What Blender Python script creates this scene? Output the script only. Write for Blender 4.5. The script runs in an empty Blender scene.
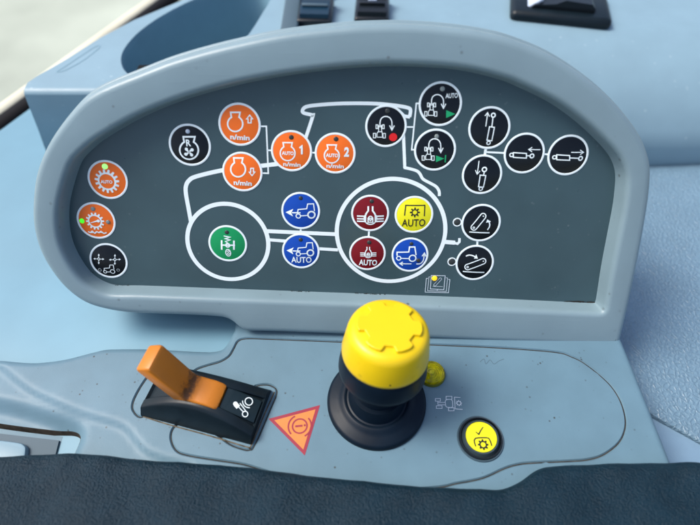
import bpy, bmesh, math, random
from mathutils import Vector, Matrix
from mathutils.geometry import delaunay_2d_cdt

random.seed(7)
S = bpy.context.scene
COL = S.collection
R = math.radians

# ------------------------------------------------------------------ camera, sky, sun, exposure
PITCH = R(38)                       # the phone looks steeply down on the console
F = 529.0                           # focal length in photo pixels (photo 700 x 525)
TILT = R(23)
RIGHT = Vector((1, 0, 0))
UP = Vector((0, math.cos(PITCH), math.sin(PITCH)))
FWD = Vector((0, math.sin(PITCH), -math.cos(PITCH)))


def ray(px, py):
    return RIGHT * ((px - 350) / F) - UP * ((py - 262.5) / F) + FWD


PEY = UP * math.cos(TILT) - FWD * math.sin(TILT)
PN = RIGHT.cross(PEY)
_c0 = FWD * 0.21
_d = ray(430, 341)
_foot = _d * ((_c0 + PN * 0.007).dot(PN) / _d.dot(PN))
EYE = Vector((0, -_foot.y, -_foot.z))

cam_d = bpy.data.cameras.new("camera")
cam_d.lens = 36 * F / 700
cam_d.sensor_width = 36
cam_d.clip_start = 0.005
cam_d.clip_end = 400
cam_d.dof.use_dof = True
cam_d.dof.focus_distance = 0.208
cam_d.dof.aperture_fstop = 8.5
cam = bpy.data.objects.new("camera", cam_d)
COL.objects.link(cam)
cam.location = EYE
cam.rotation_euler = (PITCH, 0, 0)
S.camera = cam

SUN_EL, SUN_AZ = R(56), R(-84)      # from the far left, high
world = bpy.data.worlds.new("World")
S.world = world
world.use_nodes = True
wn = world.node_tree
sky = wn.nodes.new("ShaderNodeTexSky")
sky.sky_type = 'NISHITA'
sky.sun_disc = False
sky.sun_elevation = SUN_EL
sky.sun_rotation = SUN_AZ
sky.dust_density = 4.0
sky.air_density = 0.8
bg = wn.nodes["Background"]
wn.links.new(sky.outputs[0], bg.inputs[0])
bg.inputs[1].default_value = 0.13
sun_d = bpy.data.lights.new("sun", 'SUN')
sun_d.energy = 1.7
sun_d.angle = R(24)
sun_d.color = (1.0, 0.96, 0.9)
sun = bpy.data.objects.new("sun", sun_d)
COL.objects.link(sun)
sdir = Vector((math.sin(SUN_AZ) * math.cos(SUN_EL), math.cos(SUN_AZ) * math.cos(SUN_EL), math.sin(SUN_EL)))
sun.rotation_euler = sdir.to_track_quat('Z', 'Y').to_euler()
S.view_settings.view_transform = 'Standard'
S.view_settings.look = 'None'
S.view_settings.exposure = 0.9
S.view_settings.gamma = 1.0


# ------------------------------------------------------------------ helpers
class Plane:
    def __init__(s, o, ex, ey):
        s.o, s.ex, s.ey = o.copy(), ex.normalized(), ey.normalized()
        s.n = s.ex.cross(s.ey)

    def hit(s, px, py, h=0.0):
        d = ray(px, py)
        t = (s.o + s.n * h - EYE).dot(s.n) / d.dot(s.n)
        p = EYE + d * t - s.o
        return Vector((p.dot(s.ex), p.dot(s.ey)))

    def mat(s):
        m = Matrix.Identity(4)
        for i in range(3):
            m[i][0], m[i][1], m[i][2], m[i][3] = s.ex[i], s.ey[i], s.n[i], s.o[i]
        return m

    def mmpx(s, px, py, h=0.0):      # metres per photo pixel, across
        return (s.hit(px + .5, py, h) - s.hit(px - .5, py, h)).length


PANEL = Plane(EYE + _c0, RIGHT, PEY)
DECK = Plane(Vector((0, 0, 0)), RIGHT, Vector((0, 1, 0)))
REARZ = 0.031
REAR = Plane(Vector((0, 0, REARZ)), RIGHT, Vector((0, 1, 0)))


def crop(ox, oy, s):
    return lambda x, y: (ox + x / s, oy + y / s)


def link(name, mesh, m=None, parent=None, smooth=False, label=None):
    o = bpy.data.objects.new(name, mesh)
    COL.objects.link(o)
    if m is not None:
        mesh.materials.append(m)
    if parent is not None:
        o.parent = parent
    if smooth:
        for p in mesh.polygons:
            p.use_smooth = True
        if smooth != True:
            mesh.set_sharp_from_angle(angle=R(smooth))
    if label:
        o['label'] = label
    return o


def build(name, bm, m, parent=None, smooth=False, label=None):
    bmesh.ops.recalc_face_normals(bm, faces=bm.faces)
    me = bpy.data.meshes.new(name)
    bm.to_mesh(me)
    bm.free()
    return link(name, me, m, parent, smooth, label)


def thing(name, label, cat, matrix=None, group=None):
    o = bpy.data.objects.new(name, None)
    o.empty_display_size = 0.01
    COL.objects.link(o)
    if matrix is not None:
        o.matrix_world = matrix
    o['label'] = label
    o['category'] = cat
    o['kind'] = 'thing'
    if group:
        o['group'] = group
    return o


def tag(o, label, cat, group=None):
    o['label'] = label
    o['category'] = cat
    o['kind'] = 'thing'
    if group:
        o['group'] = group
    return o


def catmull(pts, n=8, closed=False):
    out = []
    N = len(pts)
    rng = range(N) if closed else range(N - 1)
    for i in rng:
        p1, p2 = pts[i], pts[(i + 1) % N]
        p0 = pts[i - 1] if (closed or i > 0) else p1
        p3 = pts[(i + 2) % N] if (closed or i + 2 < N) else p2
        for k in range(n):
            t = k / n
            out.append(tuple(0.5 * (2 * b + (c - a) * t + (2 * a - 5 * b + 4 * c - d) * t * t + (3 * b - a - 3 * c + d) * t ** 3)
                             for a, b, c, d in zip(p0, p1, p2, p3)))
    if not closed:
        out.append(tuple(pts[-1]))
    return out


def offset_loop(pts, d):
    """offset a closed 2D loop outwards (d > 0); the loop may wind either way"""
    N = len(pts)
    area = sum(pts[i][0] * pts[(i + 1) % N][1] - pts[(i + 1) % N][0] * pts[i][1] for i in range(N))
    sg = 1 if area > 0 else -1
    out = []
    for i in range(N):
        a, b, c = Vector(pts[i - 1]), Vector(pts[i]), Vector(pts[(i + 1) % N])
        e1, e2 = (b - a), (c - b)
        if e1.length < 1e-9:
            e1 = e2
        if e2.length < 1e-9:
            e2 = e1
        e1.normalize()
        e2.normalize()
        n1, n2 = Vector((e1.y, -e1.x)) * sg, Vector((e2.y, -e2.x)) * sg
        n = n1 + n2
        if n.length < 1e-6:
            n = n1.copy()
        n.normalize()
        out.append(b + n * d / max(0.5, n.dot(n1)))
    return out


def resample(pts, step, closed=True):
    out = []
    N = len(pts)
    for i in range(N if closed else N - 1):
        a, b = Vector(pts[i]), Vector(pts[(i + 1) % N])
        k = max(1, int(round((b - a).length / step)))
        for j in range(k):
            out.append(a + (b - a) * (j / k))
    if not closed:
        out.append(Vector(pts[-1]))
    return out


def loft(bm, loops, cap0=False, cap1=False, closed=True):
    """loops: lists of 3D points with the same count"""
    vs = [[bm.verts.new(p) for p in lp] for lp in loops]
    n = len(vs[0])
    for a, b in zip(vs, vs[1:]):
        for i in range(n if closed else n - 1):
            j = (i + 1) % n
            bm.faces.new((a[i], a[j], b[j], b[i]))
    if cap0:
        bm.faces.new(vs[0])
    if cap1:
        bm.faces.new(vs[-1])
    return vs


def lathe(bm, prof, seg=72, c=(0, 0), cap=True, frame=None):
    """prof: (radius, height) list from bottom to top around +Z"""
    rings = []
    for r, h in prof:
        ring = []
        for i in range(seg):
            a = 2 * math.pi * i / seg
            p = Vector((c[0] + max(r, 1e-5) * math.cos(a), c[1] + max(r, 1e-5) * math.sin(a), h))
            ring.append(frame @ p if frame else p)
        rings.append(ring)
    loft(bm, rings, cap0=False, cap1=cap)


def round_box(bm, w, d, h, r=0.0008, m=Matrix.Identity(4), seg=3):
    b2 = bmesh.new()
    bmesh.ops.create_cube(b2, size=1)
    bmesh.ops.scale(b2, vec=(w, d, h), verts=b2.verts)
    bmesh.ops.bevel(b2, geom=b2.edges[:], offset=r, segments=seg, profile=0.5, affect='EDGES')
    bmesh.ops.transform(b2, matrix=m, verts=b2.verts)
    tmp = bpy.data.meshes.new("tmp")
    b2.to_mesh(tmp)
    b2.free()
    bm.from_mesh(tmp)
    bpy.data.meshes.remove(tmp)


# ------------------------------------------------------------------ flat print (strokes, discs, letters)
class Ink:
    """collects printed marks, given in photo pixels, on a plane (z from zf)"""
    def __init__(s, plane, zf=None, org=Vector((0, 0)), cm=lambda x, y: (x, y), h=0.0, lift=6e-5):
        s.p, s.zf, s.org, s.cm, s.h, s.lift = plane, zf, org, cm, h, lift
        s.bm = bmesh.new()
        s.k = 0

    def L(s, x, y):
        return s.p.hit(*s.cm(x, y), s.h) - s.org

    def unit(s, x, y):               # metres per crop unit, across
        return (s.L(x + 1, y) - s.L(x - 1, y)).length / 2

    def z(s, p):
        return (s.zf(p.x, p.y) if s.zf else 0.0) + s.lift + s.k * 6e-6

    def v(s, p):
        return s.bm.verts.new((p.x, p.y, s.z(p)))

    def stroke_l(s, pts, w, closed=False, taper=None):
        s.k += 1
        pts = [Vector(p) for p in pts]
        if closed:
            pts = resample(pts, 0.0012, True)
        else:
            pts = resample(pts, 0.0012, False)
        N = len(pts)
        a, b = [], []
        for i in range(N):
            p0 = pts[i - 1] if (closed or i > 0) else None
            p1 = pts[(i + 1) % N] if (closed or i < N - 1) else None
            e1 = (pts[i] - p0).normalized() if p0 is not None else (p1 - pts[i]).normalized()
            e2 = (p1 - pts[i]).normalized() if p1 is not None else e1
            n1 = Vector((-e1.y, e1.x))
            n2 = Vector((-e2.y, e2.x))
            n = n1 + n2
            if n.length < 1e-6:
                n = n1.copy()
            n.normalize()
            ww = w if taper is None else w * (taper[0] + (taper[1] - taper[0]) * i / max(1, N - 1))
            m = n * (ww / 2) / max(0.6, n.dot(n1))
            a.append(s.v(pts[i] + m))
            b.append(s.v(pts[i] - m))
        for i in range(N if closed else N - 1):
            j = (i + 1) % N
            s.bm.faces.new((a[i], b[i], b[j], a[j]))
        return s

    def stroke(s, pts, w, closed=False, smooth=0, taper=None):
        if smooth:
            pts = catmull(pts, smooth, closed)
        u = s.unit(*pts[0])
        return s.stroke_l([s.L(*p) for p in pts], w * u, closed, taper)

    def poly(s, pts):
        s.k += 1
        s.bm.faces.new([s.v(s.L(*p)) for p in pts])
        return s

    def disc(s, x, y, r, n=28):
        s.k += 1
        c, u = s.L(x, y), s.unit(x, y)
        s.bm.faces.new([s.v(c + Vector((math.cos(t), math.sin(t))) * r * u) for t in [2 * math.pi * i / n for i in range(n)]])
        return s

    def ring(s, x, y, r, w, a0=0, a1=360, n=40, ry=None):
        c, u = s.L(x, y), s.unit(x, y)
        full = (a1 - a0) >= 359.9
        pts = [c + Vector((math.cos(R(a0 + (a1 - a0) * i / n)) * r, math.sin(R(a0 + (a1 - a0) * i / n)) * (ry or r))) * u
               for i in range(n if full else n + 1)]
        return s.stroke_l(pts, w * u, full)

    def gear(s, x, y, r, w, rt, teeth, tw, rot=0):
        s.ring(x, y, r, w)
        c, u = s.L(x, y), s.unit(x, y)
        for i in range(teeth):
            a = R(rot) + 2 * math.pi * i / teeth
            d = Vector((math.cos(a), math.sin(a)))
            s.stroke_l([c + d * r * u, c + d * rt * u], tw * u, taper=(1.15, .85))
        return s

    def arrow(s, p, q, w, head, fill=False):
        s.stroke([p, q], w)
        return s.head(p, q, w, head, fill)

    def head(s, p, q, w, head, fill=False):
        dx, dy = q[0] - p[0], q[1] - p[1]
        l = math.hypot(dx, dy)
        dx, dy = dx / l, dy / l
        a = (q[0] - dx * head - dy * head * .62, q[1] - dy * head + dx * head * .62)
        b = (q[0] - dx * head + dy * head * .62, q[1] - dy * head - dx * head * .62)
        if fill:
            s.poly([a, (q[0] + dx * 2, q[1] + dy * 2), b])
        else:
            s.stroke([a, q, b], w)
        return s

    def capsule(s, p, q, r, w):
        dx, dy = q[0] - p[0], q[1] - p[1]
        a = math.atan2(dy, dx)
        pts = []
        for i in range(13):
            t = a + math.pi / 2 + math.pi * i / 12
            pts.append((p[0] + r * math.cos(t), p[1] + r * math.sin(t)))
        for i in range(13):
            t = a - math.pi / 2 + math.pi * i / 12
            pts.append((q[0] + r * math.cos(t), q[1] + r * math.sin(t)))
        return s.stroke(pts, w, True)

    def rect(s, x0, y0, x1, y1, w):
        return s.stroke([(x0, y0), (x1, y0), (x1, y1), (x0, y1)], w, True)

    def text(s, txt, p, q, h, bold=0.02):
        """letters between baseline points p and q, capital height h, all in crop units"""
        s.k += 1
        cu = bpy.data.curves.new("letters", 'FONT')
        cu.body = txt
        cu.size = 1
        cu.offset = bold
        cu.resolution_u = 3
        to = bpy.data.objects.new("letters", cu)
        COL.objects.link(to)
        me = bpy.data.meshes.new_from_object(to.evaluated_get(bpy.context.evaluated_depsgraph_get()))
        xs = [v.co.x for v in me.vertices]
        x0, x1 = min(xs), max(xs)
        a, b = s.L(*p), s.L(*q)
        up = s.L(p[0], p[1] - h) - a
        ex = (b - a) / (x1 - x0)
        ey = Vector((-(b - a).y, (b - a).x)).normalized() * (up.length / 0.70)
        vs = [s.v(a + ex * (v.co.x - x0) + ey * v.co.y) for v in me.vertices]
        for f in me.polygons:
            try:
                s.bm.faces.new([vs[i] for i in f.vertices])
            except ValueError:
                pass
        bpy.data.objects.remove(to)
        bpy.data.curves.remove(cu)
        bpy.data.meshes.remove(me)
        return s

    def done(s, name, m, parent, label=None):
        for f in s.bm.faces:
            f.normal_update()
            if f.normal.z < 0:
                f.normal_flip()
        me = bpy.data.meshes.new(name)
        s.bm.to_mesh(me)
        s.bm.free()
        return link(name, me, m, parent, False, label)


# ------------------------------------------------------------------ materials
def mat(name, col, rough=0.45, spec=0.5, grain=0.0, gscale=2500, vary=0.0, vscale=60, specks=0.0, speck_col=(0.03, 0.025, 0.02),
        sscale=260, coat=0.0, emit=None, emit_s=0.0, cells=0.0, cscale=700, trans=0.0, ior=1.45, scratch=0.0, metal=0.0, dirt_col=None, gdist=0.0002):
    m = bpy.data.materials.new(name)
    m.use_nodes = True
    nt = m.node_tree
    N, L = nt.nodes, nt.links
    b = N["Principled BSDF"]
    b.inputs["Roughness"].default_value = rough
    b.inputs["Specular IOR Level"].default_value = spec
    b.inputs["Coat Weight"].default_value = coat
    b.inputs["Coat Roughness"].default_value = 0.12
    b.inputs["Transmission Weight"].default_value = trans
    b.inputs["IOR"].default_value = ior
    b.inputs["Metallic"].default_value = metal
    if emit:
        b.inputs["Emission Color"].default_value = (*emit, 1)
        b.inputs["Emission Strength"].default_value = emit_s
    tc = N.new("ShaderNodeTexCoord")
    out = None

    def noise(scale, detail=3, rough_=0.55):
        n = N.new("ShaderNodeTexNoise")
        n.inputs["Scale"].default_value = scale
        n.inputs["Detail"].default_value = detail
        n.inputs["Roughness"].default_value = rough_
        L.new(tc.outputs["Object"], n.inputs["Vector"])
        return n

    def mix(fac, a, bcol):
        x = N.new("ShaderNodeMix")
        x.data_type = 'RGBA'
        L.new(fac, x.inputs[0])
        for sock, val in ((x.inputs[6], a), (x.inputs[7], bcol)):
            if isinstance(val, tuple):
                sock.default_value = (*val, 1)
            else:
                L.new(val, sock)
        return x.outputs[2]

    def ramp(sock, lo, hi):
        r = N.new("ShaderNodeMapRange")
        r.inputs["From Min"].default_value = lo
        r.inputs["From Max"].default_value = hi
        L.new(sock, r.inputs["Value"])
        return r.outputs["Result"]

    colsock = None
    if vary:
        n = noise(vscale, 4)
        dark = tuple(c * (1 - vary) for c in col)
        lite = tuple(min(1, c * (1 + vary)) for c in col)
        colsock = mix(ramp(n.outputs["Fac"], 0.3, 0.7), dirt_col or dark, lite)
        rr = N.new("ShaderNodeMapRange")
        rr.inputs["To Min"].default_value = max(0, rough - 0.07)
        rr.inputs["To Max"].default_value = min(1, rough + 0.07)
        L.new(noise(vscale * 3, 3).outputs["Fac"], rr.inputs["Value"])
        L.new(rr.outputs["Result"], b.inputs["Roughness"])
    if specks:
        v = N.new("ShaderNodeTexVoronoi")
        v.inputs["Scale"].default_value = sscale
        L.new(tc.outputs["Object"], v.inputs["Vector"])
        n2 = noise(sscale * .35, 2)
        # specks live only where the second noise is high, and are tiny
        lim = N.new("ShaderNodeMath")
        lim.operation = 'MULTIPLY'
        L.new(ramp(n2.outputs["Fac"], 0.50, 0.66), lim.inputs[0])
        L.new(ramp(v.outputs["Distance"], 0.16, 0.07), lim.inputs[1])
        sc = N.new("ShaderNodeMath")
        sc.operation = 'MULTIPLY'
        sc.inputs[1].default_value = specks
        L.new(lim.outputs[0], sc.inputs[0])
        colsock = mix(sc.outputs[0], colsock or tuple(col), speck_col)
    if colsock is None:
        b.inputs["Base Color"].default_value = (*col, 1)
    else:
        L.new(colsock, b.inputs["Base Color"])
    nrm = None
    if cells:
        v = N.new("ShaderNodeTexVoronoi")
        v.feature = 'DISTANCE_TO_EDGE'
        v.inputs["Scale"].default_value = cscale
        dn = noise(cscale * .7, 2)
        mv = N.new("ShaderNodeMixRGB")
        mv.inputs[0].default_value = 0.0025
        L.new(tc.outputs["Object"], mv.inputs[1])
        L.new(dn.outputs["Color"], mv.inputs[2])
        L.new(mv.outputs[0], v.inputs["Vector"])
        bp = N.new("ShaderNodeBump")
        bp.inputs["Strength"].default_value = abs(cells)
        bp.inputs["Distance"].default_value = 0.0004
        L.new(ramp(v.outputs["Distance"], 0.0, 0.25) if cells > 0 else ramp(v.outputs["Distance"], 0.26, 0.0), bp.inputs["Height"])
        nrm = bp.outputs[0]
    if grain:
        bp = N.new("ShaderNodeBump")
        bp.inputs["Strength"].default_value = grain
        bp.inputs["Distance"].default_value = gdist
        L.new(noise(gscale, 3, 0.6).outputs["Fac"], bp.inputs["Height"])
        if nrm:
            L.new(nrm, bp.inputs["Normal"])
        nrm = bp.outputs[0]
    if scratch:
        mp = N.new("ShaderNodeMapping")
        mp.inputs["Scale"].default_value = (60, 900, 300)
        mp.inputs["Rotation"].default_value = (0, 0, 0.5)
        L.new(tc.outputs["Object"], mp.inputs["Vector"])
        n = N.new("ShaderNodeTexNoise")
        n.inputs["Scale"].default_value = 1
        n.inputs["Detail"].default_value = 2
        L.new(mp.outputs[0], n.inputs["Vector"])
        bp = N.new("ShaderNodeBump")
        bp.inputs["Strength"].default_value = scratch
        bp.inputs["Distance"].default_value = 0.0001
        L.new(ramp(n.outputs["Fac"], 0.62, 0.72), bp.inputs["Height"])
        if nrm:
            L.new(nrm, bp.inputs["Normal"])
        nrm = bp.outputs[0]
    if nrm:
        L.new(nrm, b.inputs["Normal"])
    return m


M = {}
M['bezel'] = mat('bezel_plastic', (0.180, 0.262, 0.30), 0.33, 0.5, grain=0.22, gscale=3000, vary=0.05, vscale=45, specks=0.6, sscale=190, scratch=0.12)
M['face'] = mat('faceplate_film', (0.040, 0.077, 0.090), 0.30, 0.5, grain=0.08, gscale=5000, vary=0.12, vscale=30, specks=0.5, sscale=300, speck_col=(.12, .16, .17))
M['deck'] = mat('console_plastic', (0.105, 0.190, 0.245), 0.46, 0.35, grain=0.2, gscale=2600, vary=0.08, vscale=50, specks=0.9, sscale=330)
M['shell'] = mat('shell_plastic', (0.130, 0.265, 0.345), 0.45, 0.5, grain=0.05, gscale=1500, vary=0.05, vscale=25)
M['rear'] = mat('rear_plastic', (0.19, 0.30, 0.365), 0.42, 0.5, grain=0.10, gscale=2200, vary=0.05, vscale=40, specks=0.35, sscale=150, speck_col=(.4, .5, .55))
M['recess'] = mat('recess_plastic', (0.14, 0.26, 0.33), 0.5, 0.5, grain=0.05, vary=0.05)
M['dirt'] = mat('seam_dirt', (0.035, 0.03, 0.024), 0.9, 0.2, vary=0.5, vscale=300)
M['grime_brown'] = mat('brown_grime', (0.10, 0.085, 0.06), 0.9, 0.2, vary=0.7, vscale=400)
M['leatherette'] = mat('leatherette', (0.135, 0.225, 0.30), 0.32, 0.5, grain=0.35, gscale=1500, cells=-0.7, cscale=470, vary=0.05)
M['vinyl'] = mat('smooth_vinyl', (0.16, 0.26, 0.36), 0.45, 0.5, grain=0.5, gscale=1500, vary=0.06)
M['pad'] = mat('pad_leather', (0.003, 0.018, 0.031), 0.40, 0.25, grain=1.0, gscale=1300, gdist=0.0007, cells=0.25, cscale=900, vary=0.15, vscale=120)
M['white'] = mat('white_ink', (0.78, 0.88, 0.90), 0.4, 0.5)
M['pale_ink'] = mat('pale_ink', (0.58, 0.68, 0.76), 0.5)
M['ink_black'] = mat('black_ink', (0.012, 0.012, 0.012), 0.4)
M['k_orange'] = mat('orange_key', (0.85, 0.16, 0.018), 0.36, 0.3, grain=0.03, gscale=5000, vary=0.04)
M['k_black'] = mat('black_key', (0.004, 0.006, 0.009), 0.22, 0.35, grain=0.03, gscale=5000)
M['k_blue'] = mat('blue_key', (0.006, 0.06, 0.38), 0.36, 0.3, grain=0.03, gscale=5000)
M['k_red'] = mat('red_key', (0.17, 0.006, 0.012), 0.36, 0.3, grain=0.03, gscale=5000)
M['k_yellow'] = mat('yellow_key', (0.80, 0.76, 0.01), 0.36, 0.5, grain=0.03, gscale=5000)
M['k_green'] = mat('green_key', (0.008, 0.27, 0.09), 0.36, 0.3, grain=0.03, gscale=5000)
M['ink_green'] = mat('green_ink', (0.01, 0.40, 0.15), 0.4)
M['ink_red'] = mat('red_ink', (0.80, 0.012, 0.015), 0.4)
M['led_dark'] = mat('unlit_light', (0.03, 0.035, 0.035), 0.25, 0.5)
M['led_grey'] = mat('unlit_grey_light', (0.20, 0.24, 0.24), 0.25, 0.5)
M['led_pale'] = mat('unlit_pale_light', (0.42, 0.50, 0.62), 0.25, 0.5)
M['led_green'] = mat('lit_green_light', (0.02, 0.3, 0.01), 0.3, emit=(0.06, 0.85, 0.02), emit_s=0.6)
M['led_white'] = mat('lit_hot_light', (0.1, 0.5, 0.08), 0.3, emit=(0.35, 0.9, 0.22), emit_s=0.62)
M['led_yellow'] = mat('lit_yellow_light', (0.5, 0.3, 0.01), 0.3, emit=(1.0, 0.55, 0.01), emit_s=0.6)
M['knob'] = mat('yellow_plastic', (0.70, 0.49, 0.003), 0.36, 0.5, grain=0.10, gscale=2500, vary=0.03, vscale=80, specks=0.5, sscale=160, speck_col=(.25, .17, .01))
M['rubber'] = mat('black_rubber', (0.003, 0.009, 0.018), 0.42, 0.2, grain=0.06, gscale=2500, vary=0.2, vscale=90)
M['switch'] = mat('switch_plastic', (0.005, 0.011, 0.016), 0.36, 0.3, grain=0.10, gscale=3000, vary=0.2, vscale=150)
M['label_plate'] = mat('switch_label_plastic', (0.010, 0.022, 0.030), 0.42, 0.3, grain=0.10, gscale=3000)
M['lever'] = mat('orange_plastic', (0.50, 0.165, 0.012), 0.42, 0.5, grain=0.15, gscale=2200, vary=0.06, vscale=90, specks=0.5, sscale=240)
M['sticker'] = mat('orange_sticker', (0.55, 0.19, 0.04), 0.4, 0.5, vary=0.06, vscale=150)
M['sticker_red'] = mat('sticker_red', (0.26, 0.018, 0.04), 0.4)
M['lens'] = mat('yellow_lens', (0.92, 0.90, 0.10), 0.03, 0.5, trans=1.0, ior=1.3)
M['olive'] = mat('olive_plastic', (0.12, 0.14, 0.01), 0.2, 0.5)
M['lens_bed'] = mat('lens_bed', (0.60, 0.58, 0.02), 0.15, 0.8, vary=0.4, vscale=500)
M['ring'] = mat('ring_plastic', (0.035, 0.055, 0.065), 0.3, 0.5, grain=0.05)
M['tray_dark'] = mat('dark_gap', (0.004, 0.005, 0.006), 0.8, 0.2)
M['black_gloss'] = mat('rocker_plastic', (0.006, 0.009, 0.012), 0.24, 0.5)
M['rocker_blue'] = mat('rocker_blue_face', (0.008, 0.030, 0.055), 0.25, 0.5)
M['ground'] = mat('ground_concrete', (0.36, 0.40, 0.34), 0.9, 0.2, vary=0.22, vscale=1.2)
M['seal'] = mat('door_seal_rubber', (0.003, 0.003, 0.004), 0.6, 0.15)
M['sill'] = mat('sill_paint', (0.62, 0.60, 0.47), 0.5, vary=0.1, vscale=30)
M['frame'] = mat('frame_plastic', (0.050, 0.09, 0.12), 0.6, grain=.05)

# ------------------------------------------------------------------ ground outside
bm = bmesh.new()
bmesh.ops.create_grid(bm, x_segments=4, y_segments=4, size=120)
g = build('ground', bm, M['ground'])
g.location = (0, 0, -1.4)
g['kind'] = 'structure'


# ------------------------------------------------------------------ relief sheet: outline filled with a fine net, then raised by a height field
def relief(name, outline, m, hf, step, parent=None, holes=(), grooves=(), gw=0.0005, gd=0.0006, rim=None, matz=0.0, smooth=35, label=None):
    pts, edges, low = [], [], []

    def add_loop(lp, closed=True, z=0.0):
        i0 = len(pts)
        for p in lp:
            pts.append(Vector((p[0], p[1])))
            low.append(z)
        n = len(lp)
        for i in range(n if closed else n - 1):
            edges.append((i0 + i, i0 + (i + 1) % n))
        return list(range(i0, i0 + n))

    out = resample(outline, step, True)
    add_loop(out)
    for h in holes:
        add_loop(resample(h, step, True))
    gl = []
    for gr in grooves:
        gp = resample(gr, step, False)
        gl.append(gp)
        n = len(gp)
        for off, z in ((-1, 0), (0, 1), (1, 0)):
            lp = []
            for i in range(n):
                e = (gp[min(n - 1, i + 1)] - gp[max(0, i - 1)]).normalized()
                lp.append(gp[i] + Vector((-e.y, e.x)) * gw * off)
            add_loop(lp, False, z)
    x0, x1 = min(p.x for p in out), max(p.x for p in out)
    y0, y1 = min(p.y for p in out), max(p.y for p in out)

    def inside(p, lp):
        c = False
        for i in range(len(lp)):
            a, b = lp[i - 1], lp[i]
            if (a[1] > p.y) != (b[1] > p.y) and p.x < (b[0] - a[0]) * (p.y - a[1]) / (b[1] - a[1]) + a[0]:
                c = not c
        return c
    near = [q for gp in gl for q in gp]
    y = y0 + step / 2
    row = 0
    while y < y1:
        x = x0 + step / 2 + (step / 2 if row % 2 else 0)
        while x < x1:
            p = Vector((x, y))
            if inside(p, outline) and not any(inside(p, h) for h in holes) and all((q - p).length_squared > (gw * 1.8) ** 2 for q in near):
                pts.append(p)
                low.append(0.0)
            x += step
        y += step * .866
        row += 1
    vo, eo, fo, ov, oe, of = delaunay_2d_cdt(pts, edges, [], 0, 1e-7)
    bm = bmesh.new()
    vs = []
    for i, p in enumerate(vo):
        z = max((low[k] for k in ov[i]), default=0.0)
        vs.append(bm.verts.new((p.x, p.y, hf(p.x, p.y) - z * gd)))
    for f in fo:
        c = Vector((sum(vo[i].x for i in f) / len(f), sum(vo[i].y for i in f) / len(f)))
        if inside(c, outline) and not any(inside(c, h) for h in holes):
            bm.faces.new([vs[i] for i in f])
    for v in [v for v in bm.verts if not v.link_faces]:
        bm.verts.remove(v)
    if rim:                          # rounded edge: list of (outward, down)
        loops = []
        for o_, d_ in rim:
            lp = offset_loop(out, o_)
            loops.append([(p[0], p[1], hf(q[0], q[1]) - d_) for p, q in zip(lp, out)])
        loft(bm, [[(q[0], q[1], hf(q[0], q[1])) for q in out]] + loops)
        bmesh.ops.remove_doubles(bm, verts=bm.verts, dist=2e-6)
    o = build(name, bm, m, parent, smooth, label)
    return o, gl


def seg_dist(p, lp):
    best, side = 1e9, 1
    for i in range(len(lp) - 1):
        a, b = Vector(lp[i]), Vector(lp[i + 1])
        ab = b - a
        t = max(0, min(1, (p - a).dot(ab) / ab.length_squared))
        d = (p - a - ab * t).length
        if d < best:
            best = d
            side = 1 if ab.x * (p.y - a.y) - ab.y * (p.x - a.x) > 0 else -1
    return best, side


def sstep(a, b, x):
    t = max(0.0, min(1.0, (x - a) / (b - a)))
    return t * t * (3 - 2 * t)


# ------------------------------------------------------------------ side shell (the smooth blue tray behind and left of the console)
SHZ = -0.015
SHELL = Plane(Vector((0, 0, SHZ)), RIGHT, Vector((0, 1, 0)))
shell_out = [(-0.33, -0.12), (0.01, -0.12), (0.01, 0.139), (-0.15, 0.139), (-0.165, 0.15), (-0.172, 0.26)]
for p in ((28, 110), (0, 131)):
    shell_out.append(tuple(SHELL.hit(*p)))
_a, _b = Vector(shell_out[-2]), Vector(shell_out[-1])
shell_out.append(tuple(_b + (_b - _a) * 3.0))
o, _ = relief('tray_shell', shell_out, M['shell'], lambda x, y: 0.002 * math.sin(x * 14) * sstep(.0, .06, y) + .0105 * sstep(-.155, -.075, x) * sstep(.07, .03, y), 0.006,
              rim=[(0.0012, 0.0003), (0.002, 0.0015), (0.0025, 0.006), (0.003, 0.03)])
o.location = (0, 0, SHZ)
tag(o, 'smooth light blue plastic tray left of and under the instrument panel', 'plastic tray')
# door seal and sill beyond the tray
d = (_a - _b).normalized()
nrm = Vector((-d.y, d.x))
for nm, m, off, w, z, lab, cat in (('door_seal', 'seal', 0.0085, 0.0065, SHZ - 0.003, 'black rubber seal strip at the far left edge of the tray', 'rubber seal'),
                                   ('door_sill', 'sill', 0.0215, 0.0055, SHZ - 0.005, 'cream painted sill strip outside the black seal', 'door sill')):
    bm = bmesh.new()
    for k in range(1):
        rings = []
        for s_ in (-0.25, 0.30):
            c = _b + d * s_ + nrm * off
            rings.append([(c.x + nrm.x * w * math.cos(t), c.y + nrm.y * w * math.cos(t), z + 0.004 * math.sin(t))
                          for t in [2 * math.pi * i / 16 for i in range(16)]])
        loft(bm, rings, True, True)
    tag(build(nm, bm, M[m], None, 40), lab, cat)

# ------------------------------------------------------------------ rear console: top with oval compartment, rounded front
rear = thing('rear_console', 'light blue rear console behind the instrument panel with an oval bin', 'console', Matrix.Translation((0, 0, REARZ)))
YF = 0.137


def rp(px, py):
    return tuple(REAR.hit(px, py))


cor = Vector(rp(25, 87))
left_top = [rp(190, -3), rp(134, 20), rp(100, 38), rp(67, 59), rp(36, 77)]
RXR = 0.36
hole = catmull([rp(*p) for p in ((272, -6), (262, 14), (240, 44), (200, 68), (160, 80), (136, 78), (124, 70), (121, 58), (126, 46), (140, 31), (163, 15), (195, -1), (235, -14), (262, -16))], 5, True)


def fr(x):                            # edge radius: crisp at the left, soft at the right
    return 0.004 + 0.066 * sstep(-0.04, 0.09, x)


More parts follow.
